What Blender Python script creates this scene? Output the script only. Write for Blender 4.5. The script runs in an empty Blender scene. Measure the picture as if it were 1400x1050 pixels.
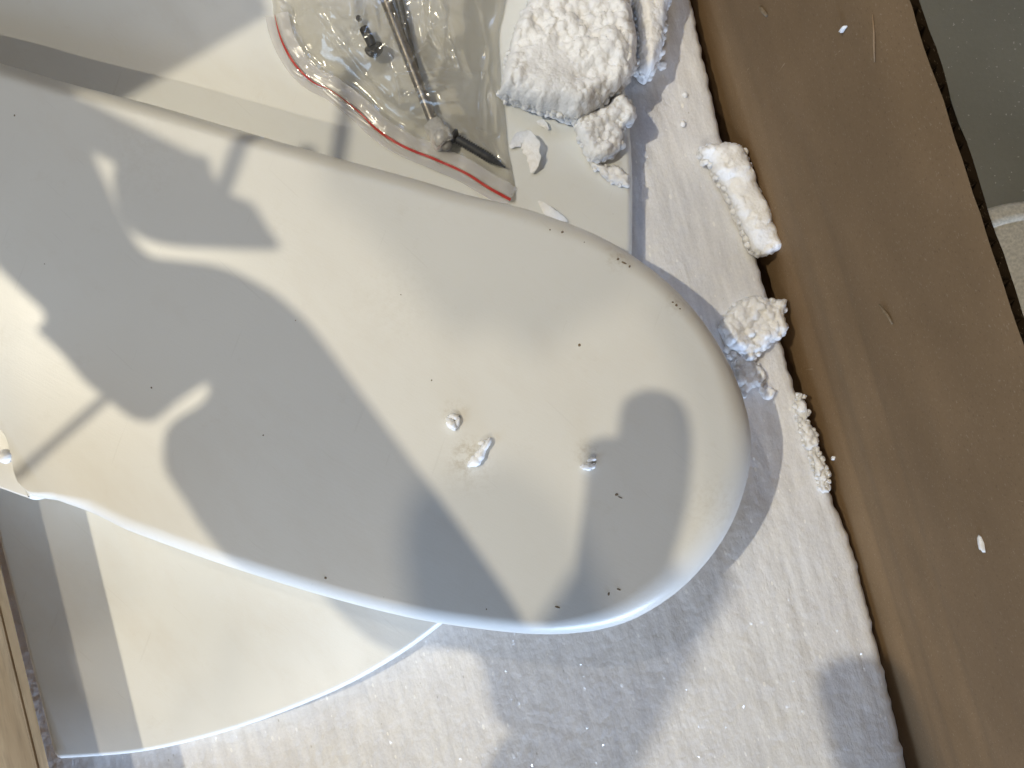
import bpy, bmesh, math, random
from mathutils import Vector, noise, geometry, Matrix
R = math.radians
random.seed(7)
S_ = bpy.context.scene
COL = S_.collection
H, F = 0.42, 1011.0                      # camera height (m) above the foam, focal length in photo pixels

# ---------------------------------------------------------------- camera
cam_d = bpy.data.cameras.new('camera'); cam_d.sensor_width = 36; cam_d.lens = F/1400*36
cam_d.clip_start = 0.005; cam_d.clip_end = 50
cam = bpy.data.objects.new('camera', cam_d); COL.objects.link(cam); cam.location = (0, 0, H)
S_.camera = cam

# ---------------------------------------------------------------- world, lamps, exposure
w = bpy.data.worlds.new('World'); S_.world = w; w.use_nodes = True
bg = w.node_tree.nodes['Background']; bg.inputs[0].default_value = (1.0, 0.96, 0.90, 1); bg.inputs[1].default_value = 0.080
S_.view_settings.view_transform = 'Standard'; S_.view_settings.look = 'None'
S_.view_settings.exposure = 0.0; S_.view_settings.gamma = 1

LA = Vector((-1.35, 0.22, 2.20))         # warm ceiling spotlight, left of the box
LB = Vector((-0.42, -1.55, 2.10))        # warm ceiling lamp on the near side
LC = Vector((-1.10, 1.40, 2.20))         # weaker lamp beyond the far left corner
def spot(name, loc, power, col, rad):
    d = bpy.data.lights.new(name, 'POINT'); d.energy = power; d.color = col; d.shadow_soft_size = rad
    o = bpy.data.objects.new(name, d); COL.objects.link(o); o.location = loc
    return o
def spotlight(loc, aim, power, col, rad, deg):
    d = bpy.data.lights.new('ceiling_spotlight', 'SPOT'); d.energy = power; d.color = col; d.shadow_soft_size = rad; d.spot_size = R(deg); d.spot_blend = 1
    o = bpy.data.objects.new('ceiling_spotlight', d); COL.objects.link(o); o.location = loc
    o.rotation_euler = (Vector(aim) - Vector(loc)).to_track_quat('-Z', 'Y').to_euler()
spotlight(LA, (.04, .0, 0), 122, (1.0, 0.90, 0.69), .015, 36)
spotlight(LB, (-.26, -.06, 0), 60, (1.0, 0.88, 0.68), .018, 27)
spotlight(LC, (-.20, .06, 0), 28, (1.0, 0.88, 0.70), .030, 30)
def area(name, loc, target, sx, sy, power, col):
    d = bpy.data.lights.new(name, 'AREA'); d.shape = 'RECTANGLE'; d.size = sx; d.size_y = sy; d.energy = power; d.color = col
    o = bpy.data.objects.new(name, d); COL.objects.link(o); o.location = loc
    o.rotation_euler = (Vector(target) - Vector(loc)).to_track_quat('-Z', 'Y').to_euler()
    return o
area('window_fill_light', (-1.05, -0.55, 0.62), (-.40, .1, 0), 0.6, 0.36, 4.8, (0.52, 0.72, 1.0))
area('window_fill_light', (1.05, -1.95, 0.125), (0.05, -.1, .05), 2.2, 0.16, 118, (0.54, 0.71, 1.0))
wd = area('window_fill_light', (-0.32, 1.45, 1.75), (.20, .22, 0), 0.5, 0.5, 0.20, (0.42, 0.60, 1.0)); wd.data.spread = R(26)  # added cool fill that lifts the far right foam, not a window

# ---------------------------------------------------------------- helpers
def P(px, py, z):                        # the point that stands at height z and is seen at this photo pixel
    k = (H - z)/F
    return Vector(((px-700)*k, (525-py)*k, z))
def tag(o, label, cat, group=None):
    o['label'] = label; o['category'] = cat
    if group: o['group'] = group
    return o
def empty(name, loc, label, cat, group=None):
    o = bpy.data.objects.new(name, None); COL.objects.link(o); o.location = loc; o.empty_display_size = 0.02
    return tag(o, label, cat, group)
def link(name, bm, mat, parent=None, smooth=True, loc=None):
    me = bpy.data.meshes.new(name)
    if parent is not None and loc is None:
        bmesh.ops.translate(bm, verts=bm.verts, vec=-Vector(parent.matrix_basis.translation))
    bm.normal_update()
    for f in bm.faces: f.smooth = smooth
    bm.to_mesh(me); bm.free()
    if mat: me.materials.append(mat)
    o = bpy.data.objects.new(name, me); COL.objects.link(o)
    if parent is not None: o.parent = parent
    if loc is not None: o.location = loc
    return o
def catmull(pts, closed=True, n=10):
    out = []; N = len(pts)
    rng = range(N) if closed else range(N-1)
    for i in rng:
        if closed: p0, p1, p2, p3 = pts[(i-1) % N], pts[i], pts[(i+1) % N], pts[(i+2) % N]
        else: p0, p1, p2, p3 = pts[max(i-1, 0)], pts[i], pts[i+1], pts[min(i+2, N-1)]
        for k in range(n):
            t = k/n; t2, t3 = t*t, t*t*t
            out.append(tuple(0.5*((2*b) + (c-a)*t + (2*a-5*b+4*c-d)*t2 + (-a+3*b-3*c+d)*t3) for a, b, c, d in zip(p0, p1, p2, p3)))
    if not closed: out.append(tuple(pts[-1]))
    return out
def resample(pts, step, closed=True):
    pts = [Vector(p) for p in pts]
    if closed: pts = pts + [pts[0]]
    L = [0]
    for a, b in zip(pts, pts[1:]): L.append(L[-1] + (b-a).length)
    n = max(4, int(L[-1]/step)); out = []; j = 0
    for i in range(n if closed else n+1):
        s = L[-1]*i/n
        while j < len(L)-2 and L[j+1] < s: j += 1
        t = (s-L[j])/max(1e-9, L[j+1]-L[j]); out.append(pts[j].lerp(pts[j+1], min(1, t)))
    return out
def inside(p, poly):
    c = False; x, y = p[0], p[1]; j = len(poly)-1
    for i in range(len(poly)):
        xi, yi = poly[i][0], poly[i][1]; xj, yj = poly[j][0], poly[j][1]
        if (yi > y) != (yj > y) and x < (xj-xi)*(y-yi)/(yj-yi)+xi: c = not c
        j = i
    return c
def segdist(p, a, b):
    ab = b-a; t = max(0, min(1, (p-a).dot(ab)/max(1e-12, ab.length_squared)))
    return (p-(a+ab*t)).length, t
def polydist(p, poly, closed=True):
    m = 9; N = len(poly)
    for i in range(N if closed else N-1):
        d, _ = segdist(p, poly[i], poly[(i+1) % N])
        if d < m: m = d
    return m
def fbm(v, s, o=3):
    return noise.fractal(Vector(v)*s, 1.0, 2.0, o)
def tube(bm, pts, rad, seg=10, caps=True):
    rings = []; n = len(pts)
    for i, p in enumerate(pts):
        p = Vector(p)
        d = (Vector(pts[min(i+1, n-1)]) - Vector(pts[max(i-1, 0)])).normalized()
        up = Vector((0, 0, 1)) if abs(d.z) < .9 else Vector((1, 0, 0))
        u = d.cross(up).normalized(); v = u.cross(d)
        r = rad[i] if isinstance(rad, (list, tuple)) else rad
        rings.append([bm.verts.new(p + (u*math.cos(2*math.pi*k/seg) + v*math.sin(2*math.pi*k/seg))*r) for k in range(seg)])
    for a, b in zip(rings, rings[1:]):
        for k in range(seg): bm.faces.new((a[k], a[(k+1) % seg], b[(k+1) % seg], b[k]))
    if caps:
        bm.faces.new(rings[0][::-1]); bm.faces.new(rings[-1])
def ball(bm, c, r, sub=2, sq=(1, 1, 1), jit=0.0):
    res = bmesh.ops.create_icosphere(bm, subdivisions=sub, radius=1)
    rot = Matrix.Rotation(random.random()*6.28, 3, Vector((random.random()-.5, random.random()-.5, random.random()-.5)).normalized())
    s0 = random.random()*50
    for v in res['verts']:
        q = v.co*(1+jit*noise.noise(v.co*1.5+Vector((s0, 0, 0))))
        q = rot @ Vector((q.x*sq[0], q.y*sq[1], q.z*sq[2]))
        v.co = Vector(c) + q*r

# ---------------------------------------------------------------- materials
def mat(name):
    m = bpy.data.materials.new(name); m.use_nodes = True
    nt = m.node_tree; b = nt.nodes['Principled BSDF']
    return m, nt, b
def nd(nt, t, **kw):
    n = nt.nodes.new(t)
    for k, v in kw.items():
        if hasattr(n, k): setattr(n, k, v)
        else: n.inputs[k].default_value = v
    return n
def coords(nt, scale=(1, 1, 1), rot=(0, 0, 0)):
    tc = nd(nt, 'ShaderNodeTexCoord'); mp = nd(nt, 'ShaderNodeMapping')
    m0 = nd(nt, 'ShaderNodeMapping'); m0.inputs['Rotation'].default_value = rot      # turn first, stretch after
    mp.inputs['Scale'].default_value = scale
    nt.links.new(tc.outputs['Object'], m0.inputs['Vector']); nt.links.new(m0.outputs['Vector'], mp.inputs['Vector'])
    return mp.outputs['Vector']
def noi(nt, vec, scale, detail=4, rough=.55):
    n = nd(nt, 'ShaderNodeTexNoise'); n.inputs['Scale'].default_value = scale; n.inputs['Detail'].default_value = detail
    n.inputs['Roughness'].default_value = rough; nt.links.new(vec, n.inputs['Vector'])
    return n.outputs['Fac']
def ramp(nt, fac, stops):
    r = nd(nt, 'ShaderNodeValToRGB'); e = r.color_ramp.elements
    while len(e) < len(stops): e.new(0.5)
    for el, (p, c) in zip(e, stops): el.position = p; el.color = (*c, 1) if len(c) == 3 else c
    nt.links.new(fac, r.inputs['Fac']); return r.outputs['Color']
def mixc(nt, fac, a, b, mode='MIX'):
    m = nd(nt, 'ShaderNodeMix', data_type='RGBA', blend_type=mode)
    for sock, v in ((m.inputs[0], fac), (m.inputs[6], a), (m.inputs[7], b)):
        if hasattr(v, 'links') or hasattr(v, 'is_linked'): nt.links.new(v, sock)
        else: sock.default_value = v if isinstance(v, (int, float)) else (*v, 1)
    return m.outputs[2]
def math_(nt, op, a, b=0.0):
    m = nd(nt, 'ShaderNodeMath', operation=op)
    for i, v in enumerate((a, b)):
        if hasattr(v, 'is_linked'): nt.links.new(v, m.inputs[i])
        else: m.inputs[i].default_value = v
    return m.outputs[0]
def bump(nt, b, h, strength, dist, prev=None, sock='Normal'):
    n = nd(nt, 'ShaderNodeBump'); n.inputs['Strength'].default_value = strength; n.inputs['Distance'].default_value = dist
    nt.links.new(h, n.inputs['Height'])
    if prev is not None: nt.links.new(prev, n.inputs['Normal'])
    if b is not None: nt.links.new(n.outputs[0], b.inputs[sock])
    return n.outputs[0]

def paint_material(name, base, rough, spots=()):
    m, nt, b = mat(name)
    v = coords(nt)
    big = noi(nt, v, 9, 3); fine = noi(nt, v, 900, 3, .7); scr = noi(nt, coords(nt, (40, 900, 300), (0, 0, .5)), 1, 2)
    c = mixc(nt, ramp(nt, big, [(.35, (0, 0, 0)), (.7, (1, 1, 1))]), base, tuple(x*.955 for x in base))
    sm = noi(nt, coords(nt, (14, 30, 20), (0, 0, .9)), 1, 6, .65); dust = noi(nt, v, 55, 6, .75)
    c = mixc(nt, ramp(nt, sm, [(.52, (0, 0, 0)), (.72, (.34, .34, .34))]), c, (.70, .665, .60))
    c = mixc(nt, ramp(nt, dust, [(.60, (0, 0, 0)), (.80, (.30, .30, .30))]), c, (.62, .58, .50))
    for sx, sy, rad, amt in spots:                     # dirt rubbed into the paint at a few places
        dd = nd(nt, 'ShaderNodeVectorMath', operation='DISTANCE'); dd.inputs[1].default_value = (sx, sy, .027)
        nt.links.new(v, dd.inputs[0])
        fall = ramp(nt, math_(nt, 'DIVIDE', dd.outputs['Value'], rad), [(.25, (1, 1, 1)), (1.0, (0, 0, 0))])
        pat = ramp(nt, noi(nt, v, 320, 6, .7), [(.44, (0, 0, 0)), (.66, (1, 1, 1))])
        c = mixc(nt, math_(nt, 'MULTIPLY', math_(nt, 'MULTIPLY', fall, pat), amt), c, (.40, .33, .22))
    hair = noi(nt, coords(nt, (28, 620, 300), (0, 0, .75)), 1, 2, .4); hair2 = noi(nt, coords(nt, (520, 22, 300), (0, 0, .35)), 1, 2, .4)
    for hh in (hair, hair2):
        c = mixc(nt, math_(nt, 'MULTIPLY', math_(nt, 'GREATER_THAN', hh, .745), .11), c, (.52, .50, .45))
    # scattered pin-head specks of dirt
    vo = nd(nt, 'ShaderNodeTexVoronoi'); vo.inputs['Scale'].default_value = 95; nt.links.new(v, vo.inputs['Vector'])
    hue = nd(nt, 'ShaderNodeSeparateColor'); nt.links.new(vo.outputs['Color'], hue.inputs[0])
    lim = math_(nt, 'MULTIPLY', math_(nt, 'GREATER_THAN', hue.outputs[0], .965), math_(nt, 'MULTIPLY', hue.outputs[1], .055))
    spk = math_(nt, 'LESS_THAN', vo.outputs['Distance'], lim)
    c = mixc(nt, math_(nt, 'MULTIPLY', spk, .75), c, (.16, .13, .10))
    nt.links.new(c, b.inputs['Base Color'])
    rr = math_(nt, 'ADD', math_(nt, 'ADD', math_(nt, 'MULTIPLY', sm, .22), math_(nt, 'MULTIPLY', dust, .12)), rough-.12); nt.links.new(rr, b.inputs['Roughness'])
    b.inputs['Specular IOR Level'].default_value = .42
    n1 = bump(nt, None, fine, .10, .0004)
    bump(nt, b, scr, .05, .0006, n1)
    return m
bo = P(400, 480, .03)
def bl(px, py):
    q = P(px, py, .056); return q.x-bo.x, q.y-bo.y
M_white = paint_material('white_lacquer', (.80, .79, .745), .29, [(*bl(642, 622), .012, .45), (*bl(622, 566), .009, .35), (*bl(800, 618), .008, .42), (*bl(846, 352), .010, .4), (*bl(640, 640), .018, .22), (*bl(925, 415), .008, .4), (*bl(190, 215), .03, .10), (*bl(540, 410), .03, .08), (*bl(975, 690), .02, .18)])
M_white2 = paint_material('white_lacquer_lower', (.80, .81, .785), .28)

def foam_material():
    m, nt, b = mat('polystyrene_foam')
    v = coords(nt); ang = -math.atan2(305, 1050)
    st = coords(nt, (240, 34, 100), (0, 0, ang))
    wob = nd(nt, 'ShaderNodeVectorMath', operation='ADD'); nn = nd(nt, 'ShaderNodeTexNoise'); nn.inputs['Scale'].default_value = 120
    nt.links.new(v, nn.inputs['Vector']); sc = nd(nt, 'ShaderNodeVectorMath', operation='SCALE'); sc.inputs[3].default_value = .003
    nt.links.new(nn.outputs['Color'], sc.inputs[0]); nt.links.new(v, wob.inputs[0]); nt.links.new(sc.outputs[0], wob.inputs[1])
    vo = nd(nt, 'ShaderNodeTexVoronoi', feature='SMOOTH_F1'); vo.inputs['Scale'].default_value = 235; vo.inputs['Smoothness'].default_value = .35
    nt.links.new(wob.outputs[0], vo.inputs['Vector'])
    streak = noi(nt, st, 1, 3, .5); big = noi(nt, v, 30, 4); fine = noi(nt, v, 650, 3, .6)
    base = mixc(nt, ramp(nt, streak, [(.34, (0, 0, 0)), (.66, (1, 1, 1))]), (.76, .76, .77), (.875, .875, .88))
    base = mixc(nt, ramp(nt, big, [(.3, (0, 0, 0)), (.7, (1, 1, 1))]), base, mixc(nt, 1.0, base, (.93, .93, .945), 'MULTIPLY'))
    base = mixc(nt, ramp(nt, fine, [(.35, (.45, .45, .45)), (.6, (0, 0, 0))]), base, mixc(nt, 1.0, base, (.86, .86, .87), 'MULTIPLY'))
    v2 = nd(nt, 'ShaderNodeTexVoronoi'); v2.inputs['Scale'].default_value = 230
    st2 = coords(nt, (1.25, .62, 1), (0, 0, ang)); nt.links.new(st2, v2.inputs['Vector'])
    sp = nd(nt, 'ShaderNodeSeparateColor'); nt.links.new(v2.outputs['Color'], sp.inputs[0])
    rad = math_(nt, 'ADD', math_(nt, 'MULTIPLY', sp.outputs[1], .17), .06)
    msk = math_(nt, 'MULTIPLY', math_(nt, 'GREATER_THAN', sp.outputs[0], .22), math_(nt, 'LESS_THAN', v2.outputs['Distance'], rad))
    base = mixc(nt, math_(nt, 'MULTIPLY', msk, math_(nt, 'ADD', math_(nt, 'MULTIPLY', sp.outputs[2], .7), .25)), base, (.97, .965, .955))  # sparkle put into the colour: whiter specks where beads would glint
    pit = math_(nt, 'MULTIPLY', math_(nt, 'LESS_THAN', sp.outputs[0], .05), math_(nt, 'LESS_THAN', v2.outputs['Distance'], .12))
    base = mixc(nt, math_(nt, 'MULTIPLY', pit, .5), base, (.40, .38, .36))
    nt.links.new(base, b.inputs['Base Color'])
    b.inputs['Roughness'].default_value = .5; b.inputs['Specular IOR Level'].default_value = .35
    b.inputs['Subsurface Weight'].default_value = .15; b.inputs['Subsurface Radius'].default_value = (.003, .003, .003); b.inputs['Subsurface Scale'].default_value = 1.0
    n1 = bump(nt, None, noi(nt, coords(nt, (230, 120, 100), (0, 0, ang)), 1, 4, .65), .42, .0014)
    n2 = bump(nt, None, streak, .20, .0012, n1)
    n3 = bump(nt, b, vo.outputs['Distance'], .16, -.0010, n2)
    nt.links.new(msk, b.inputs['Coat Weight']); b.inputs['Coat Roughness'].default_value = .22
    bump(nt, b, noi(nt, v, 420, 1), 1.0, .0030, None, 'Coat Normal')
    return m
M_foam = foam_material()
def bead_material():
    m, nt, b = mat('broken_polystyrene')
    v = coords(nt); b.inputs['Roughness'].default_value = .42
    nt.links.new(ramp(nt, noi(nt, v, 160, 3), [(.3, (.90, .90, .905)), (.7, (.95, .95, .955))]), b.inputs['Base Color'])
    b.inputs['Subsurface Weight'].default_value = .5; b.inputs['Subsurface Radius'].default_value = (.0035, .0035, .0035); b.inputs['Subsurface Scale'].default_value = 1
    n1 = bump(nt, None, noi(nt, v, 900, 3), .5, .0005)
    vo = nd(nt, 'ShaderNodeTexVoronoi'); vo.inputs['Scale'].default_value = 520; nt.links.new(v, vo.inputs['Vector'])
    bump(nt, b, vo.outputs['Distance'], .45, -.0006, n1)
    return m
M_bead = bead_material()

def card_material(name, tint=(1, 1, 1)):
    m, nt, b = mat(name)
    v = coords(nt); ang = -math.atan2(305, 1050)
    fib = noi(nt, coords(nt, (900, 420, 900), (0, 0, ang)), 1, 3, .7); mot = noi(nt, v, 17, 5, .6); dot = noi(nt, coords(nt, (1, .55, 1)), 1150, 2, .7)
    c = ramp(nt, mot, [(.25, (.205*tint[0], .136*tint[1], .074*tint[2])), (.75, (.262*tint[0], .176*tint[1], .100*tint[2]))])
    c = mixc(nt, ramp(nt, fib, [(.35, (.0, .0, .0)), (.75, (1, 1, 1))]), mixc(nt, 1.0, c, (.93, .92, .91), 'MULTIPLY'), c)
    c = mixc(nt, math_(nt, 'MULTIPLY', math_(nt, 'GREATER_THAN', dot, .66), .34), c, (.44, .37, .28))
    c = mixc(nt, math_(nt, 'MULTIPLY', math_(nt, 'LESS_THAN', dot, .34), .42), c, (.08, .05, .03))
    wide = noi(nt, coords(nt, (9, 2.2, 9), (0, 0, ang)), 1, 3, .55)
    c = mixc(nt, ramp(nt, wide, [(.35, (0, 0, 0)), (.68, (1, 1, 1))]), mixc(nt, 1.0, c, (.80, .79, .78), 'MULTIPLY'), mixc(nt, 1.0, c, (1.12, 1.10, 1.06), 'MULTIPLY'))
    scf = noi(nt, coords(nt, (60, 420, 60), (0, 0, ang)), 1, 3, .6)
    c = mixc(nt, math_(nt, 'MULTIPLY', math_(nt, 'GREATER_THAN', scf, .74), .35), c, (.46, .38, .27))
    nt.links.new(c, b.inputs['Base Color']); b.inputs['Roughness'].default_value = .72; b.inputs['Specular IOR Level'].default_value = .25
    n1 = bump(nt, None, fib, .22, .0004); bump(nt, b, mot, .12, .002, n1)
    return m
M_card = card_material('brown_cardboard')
M_rim_shade = card_material('rim_shade_card', (.16, .15, .14))  # near-black card: the rim's shadow line is put into the colour

def concrete_material():
    m, nt, b = mat('concrete_floor'); v = coords(nt)
    c = ramp(nt, noi(nt, v, 7, 6, .6), [(.3, (.155, .148, .118)), (.7, (.225, .215, .172))])
    sp = noi(nt, v, 330, 2, .6)
    c = mixc(nt, math_(nt, 'MULTIPLY', math_(nt, 'GREATER_THAN', sp, .69), .55), c, (.62, .60, .54))
    c = mixc(nt, math_(nt, 'MULTIPLY', noi(nt, v, 420, 4, .8), .35), c, (.10, .095, .08))
    nt.links.new(c, b.inputs['Base Color']); b.inputs['Roughness'].default_value = .6
    bump(nt, b, noi(nt, v, 300, 4), .3, .001)
    return m
M_concrete = concrete_material()
def wood_material():
    m, nt, b = mat('pine_wood')
    # grain runs along the batten's own y axis
    g = noi(nt, coords(nt, (230, 7, 60)), 1, 4, .6); g2 = noi(nt, coords(nt, (900, 30, 200)), 1, 3, .7)
    c = ramp(nt, g, [(.28, (.36, .22, .10)), (.5, (.50, .33, .17)), (.75, (.60, .43, .25))])
    c = mixc(nt, ramp(nt, g2, [(.3, (.5, .5, .5)), (.55, (0, 0, 0))]), c, (.22, .13, .06))
    nt.links.new(c, b.inputs['Base Color']); b.inputs['Roughness'].default_value = .55
    bump(nt, b, g2, .3, .0005)
    return m
M_wood = wood_material()
def plain(name, col, rough=.5, metal=0.0, trans=0.0, bumps=None):
    m, nt, b = mat(name)
    v = coords(nt)
    c = ramp(nt, noi(nt, v, 500, 3), [(.3, tuple(x*.75 for x in col)), (.7, tuple(min(1, x*1.2) for x in col))])
    nt.links.new(c, b.inputs['Base Color']); b.inputs['Roughness'].default_value = rough; b.inputs['Metallic'].default_value = metal
    b.inputs['Transmission Weight'].default_value = trans
    if bumps: bump(nt, b, noi(nt, v, bumps, 3), .4, .0004)
    return m
M_steel = plain('zinc_steel', (.30, .275, .25), .38, .9)
M_black = plain('black_oxide_steel', (.028, .028, .03), .28, .35)
M_dark = plain('dark_steel', (.09, .092, .095), .4, .6)
M_red = plain('red_print', (.50, .035, .025), .45)
M_cap = plain('clear_nylon', (.72, .70, .66), .3, 0, .55, 400)
M_chip = plain('chipped_paint', (.20, .15, .095), .8)
M_cream = plain('cream_board', (.50, .46, .38), .55)
M_sleeve = plain('dark_knit', (.05, .055, .07), .9)
M_skin = plain('skin', (.5, .33, .25), .5)
M_primer = plain('yellowed_paint', (.62, .50, .28), .5)

def film_material():
    m, nt, b = mat('clear_plastic_film')
    nt.nodes.remove(b); out = nt.nodes['Material Output']
    tr = nd(nt, 'ShaderNodeBsdfTransparent'); tr.inputs[0].default_value = (.988, .982, .968, 1)
    gl = nd(nt, 'ShaderNodeBsdfGlossy'); gl.inputs['Roughness'].default_value = .16
    df = nd(nt, 'ShaderNodeBsdfDiffuse'); df.inputs[0].default_value = (.80, .79, .77, 1)
    tl = nd(nt, 'ShaderNodeBsdfTranslucent'); tl.inputs[0].default_value = (.8, .79, .77, 1)
    v = coords(nt); bn = bump(nt, None, noi(nt, v, 170, 4, .6), .12, .0006)
    for s in (gl, df): nt.links.new(bn, s.inputs['Normal'])
    lw = nd(nt, 'ShaderNodeLayerWeight'); lw.inputs[0].default_value = .42; nt.links.new(bn, lw.inputs['Normal'])
    ad = nd(nt, 'ShaderNodeMixShader'); ad.inputs[0].default_value = .4; nt.links.new(df.outputs[0], ad.inputs[1]); nt.links.new(tl.outputs[0], ad.inputs[2])
    m1 = nd(nt, 'ShaderNodeMixShader'); nt.links.new(tr.outputs[0], m1.inputs[1]); nt.links.new(ad.outputs[0], m1.inputs[2])
    haze = math_(nt, 'ADD', math_(nt, 'MULTIPLY', lw.outputs['Facing'], .40), .05); nt.links.new(haze, m1.inputs[0])
    m2 = nd(nt, 'ShaderNodeMixShader'); nt.links.new(m1.outputs[0], m2.inputs[1]); nt.links.new(gl.outputs[0], m2.inputs[2])
    fr = math_(nt, 'ADD', math_(nt, 'MULTIPLY', lw.outputs['Fresnel'], .40), .03); nt.links.new(fr, m2.inputs[0])
    nt.links.new(m2.outputs[0], out.inputs['Surface'])
    return m
M_film = film_material()
def milky_material():
    m, nt, b = mat('milky_film_band')
    nt.nodes.remove(b); out = nt.nodes['Material Output']
    tr = nd(nt, 'ShaderNodeBsdfTransparent'); tr.inputs[0].default_value = (.96, .96, .96, 1)
    df = nd(nt, 'ShaderNodeBsdfPrincipled'); df.inputs['Base Color'].default_value = (.80, .78, .79, 1); df.inputs['Roughness'].default_value = .22
    mx = nd(nt, 'ShaderNodeMixShader'); mx.inputs[0].default_value = .42
    nt.links.new(tr.outputs[0], mx.inputs[1]); nt.links.new(df.outputs[0], mx.inputs[2]); nt.links.new(mx.outputs[0], out.inputs['Surface'])
    return m
M_milky = milky_material()

# ---------------------------------------------------------------- floor outside the box
bm = bmesh.new(); bmesh.ops.create_grid(bm, x_segments=4, y_segments=4, size=3.0)
fl = link('floor', bm, M_concrete, None, False, loc=(0, 0, -.05)); fl['kind'] = 'structure'

# ---------------------------------------------------------------- cardboard box: corrugated walls on a bottom panel
box = empty('cardboard_box', (0, 0, -.04), 'open brown cardboard box with a corrugated rim round the white foam', 'box')
WALL_H = .18
def wall_x(y, z):
    b0, b1 = P(959, 0, 0), P(1264, 1050, 0)
    t0, t1 = P(1243, 0, WALL_H), P(1592, 1050, WALL_H)
    xb = b0.x + (b1.x-b0.x)*(b0.y-y)/(b0.y-b1.y)
    xt = t0.x + (t1.x-t0.x)*(t0.y-y)/(t0.y-t1.y)
    t = z/WALL_H
    return xb + (xt-xb)*t
def crease(z, y):
    o = 0
    for zc, a, wd in ((.020, .0010, .004), (.045, -.0012, .006), (.071, .0009, .004), (.105, .0004, .005)):
        zz = zc + .004*math.sin(y*5) - .012*y
        fade = .5 + .5*max(-1, min(1, -y*7))
        o += a*(.25+fade)*math.exp(-((z-zz)/wd)**2)
    return o
def corrugated_wall(xf, y0, y1, z0, z1, sgn, ny=180, nz=70, th=.0050):
    """inner liner, outer liner and the flutes between them"""
    inner = bmesh.new(); outer = bmesh.new(); fl = bmesh.new()
    def put(bmx, off, damp):
        g = []
        for i in range(ny+1):
            y = y0+(y1-y0)*i/ny; row = []
            for k in range(nz+1):
                z = z0+(z1-z0)*k/nz
                x = xf(y, max(z, -.04)) + sgn*off + (crease(z, y) + .0003*noise.noise(Vector((y*11, z*22, 3)))) * damp
                zz = z
                if k == nz and damp < 1: zz -= .0025
                if k == nz: zz += .0011*noise.noise(Vector((y*60, 0, 1+off*900))) + .0006*noise.noise(Vector((y*260, 0, off*900)))
                row.append(bmx.verts.new((x, y, zz)))
            g.append(row)
        for i in range(ny):
            for k in range(nz): bmx.faces.new((g[i][k], g[i+1][k], g[i+1][k+1], g[i][k+1]))
    put(inner, 0, 1); put(outer, th, .999)
    n = int((y1-y0)/.0016); prev = None
    for i in range(n+1):
        y = y0+(y1-y0)*i/n; off = th*(.5+.46*math.sin(i*math.pi/2.0+.01))
        x0 = xf(y, z1) + crease(z1, y); za = z1-.03; 
        row = [fl.verts.new((xf(y, za)+sgn*off+crease(za, y), y, za)), fl.verts.new((x0+sgn*off, y, z1-.0035+.0024*noise.noise(Vector((y*140, 3, 0)))))]
        if prev: fl.faces.new((prev[0], row[0], row[1], prev[1]))
        prev = row
    return inner, outer, fl
for xf, sgn, hh in ((wall_x, 1, WALL_H), (None, -1, .17)):
    if xf is None:
        a0, a1 = P(-560, 0, .018), P(-560+305, 1050, .018)
        def xf(y, z, a0=a0, a1=a1): return a0.x + (a1.x-a0.x)*(a0.y-y)/(a0.y-a1.y) - .0*z
        hh = .13
    i_, o_, f_ = corrugated_wall(xf, -.55, .55, -.045, hh, sgn)
    link('side_wall', i_, M_card, box); link('outer_liner', o_, M_rim_shade, box); fo = link('corrugated_edge', f_, M_rim_shade, box, False)
bm = bmesh.new()
vs = [bm.verts.new(v) for v in ((-.46, -.55, -.043), (wall_x(-.55, 0), -.55, -.043), (wall_x(.55, 0), .55, -.043), (-.62, .55, -.043))]; bm.faces.new(vs)
for f in list(bm.faces):
    r = bmesh.ops.extrude_face_region(bm, geom=[f]); bmesh.ops.translate(bm, verts=[v for v in r['geom'] if isinstance(v, bmesh.types.BMVert)], vec=(0, 0, -.004))
link('bottom_panel', bm, M_card, box, False)
# small damage on the right wall: a slit, a punched hole, white chips
def on_wall(px, py, off=.0006):
    lo, hi = 0.0, WALL_H
    for _ in range(40):                                   # walk up the wall till it is seen at px
        z = (lo+hi)/2; q = P(px, py, z)
        if q.x < wall_x(q.y, z): hi = hi; lo, hi = lo, hi
        f = q.x - wall_x(q.y, z)
        if f > 0: lo = z
        else: hi = z
    q = P(px, py, z); return Vector((wall_x(q.y, z) + crease(z, q.y) - off, q.y, z))
def wall_mark(name, pts, wd, m_):
    pts = [on_wall(*p) for p in pts]; bm = bmesh.new()
    n = len(pts); tube(bm, pts, [wd*(.15+.85*math.sin(math.pi*(i+.35)/n)) for i in range(n)], 6)
    return link(name, bm, m_, box)
wall_mark('slit', [(1204, 416), (1210, 425), (1216, 433), (1221, 443)], .0007, M_chip)
wall_mark('punched_hole', [(1040, 9), (1044, 14), (1050, 21)], .0012, M_chip)
wall_mark('tear', [(1338, 35+0), (1341, 44), (1347, 60), (1351, 68)], .0009, M_chip) if False else None
wall_mark('scuff', [(1195, 20), (1197, 44), (1197, 62), (1198, 85)], .0004, card_material('scuffed_card', (1.35, 1.4, 1.5)))

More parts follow.
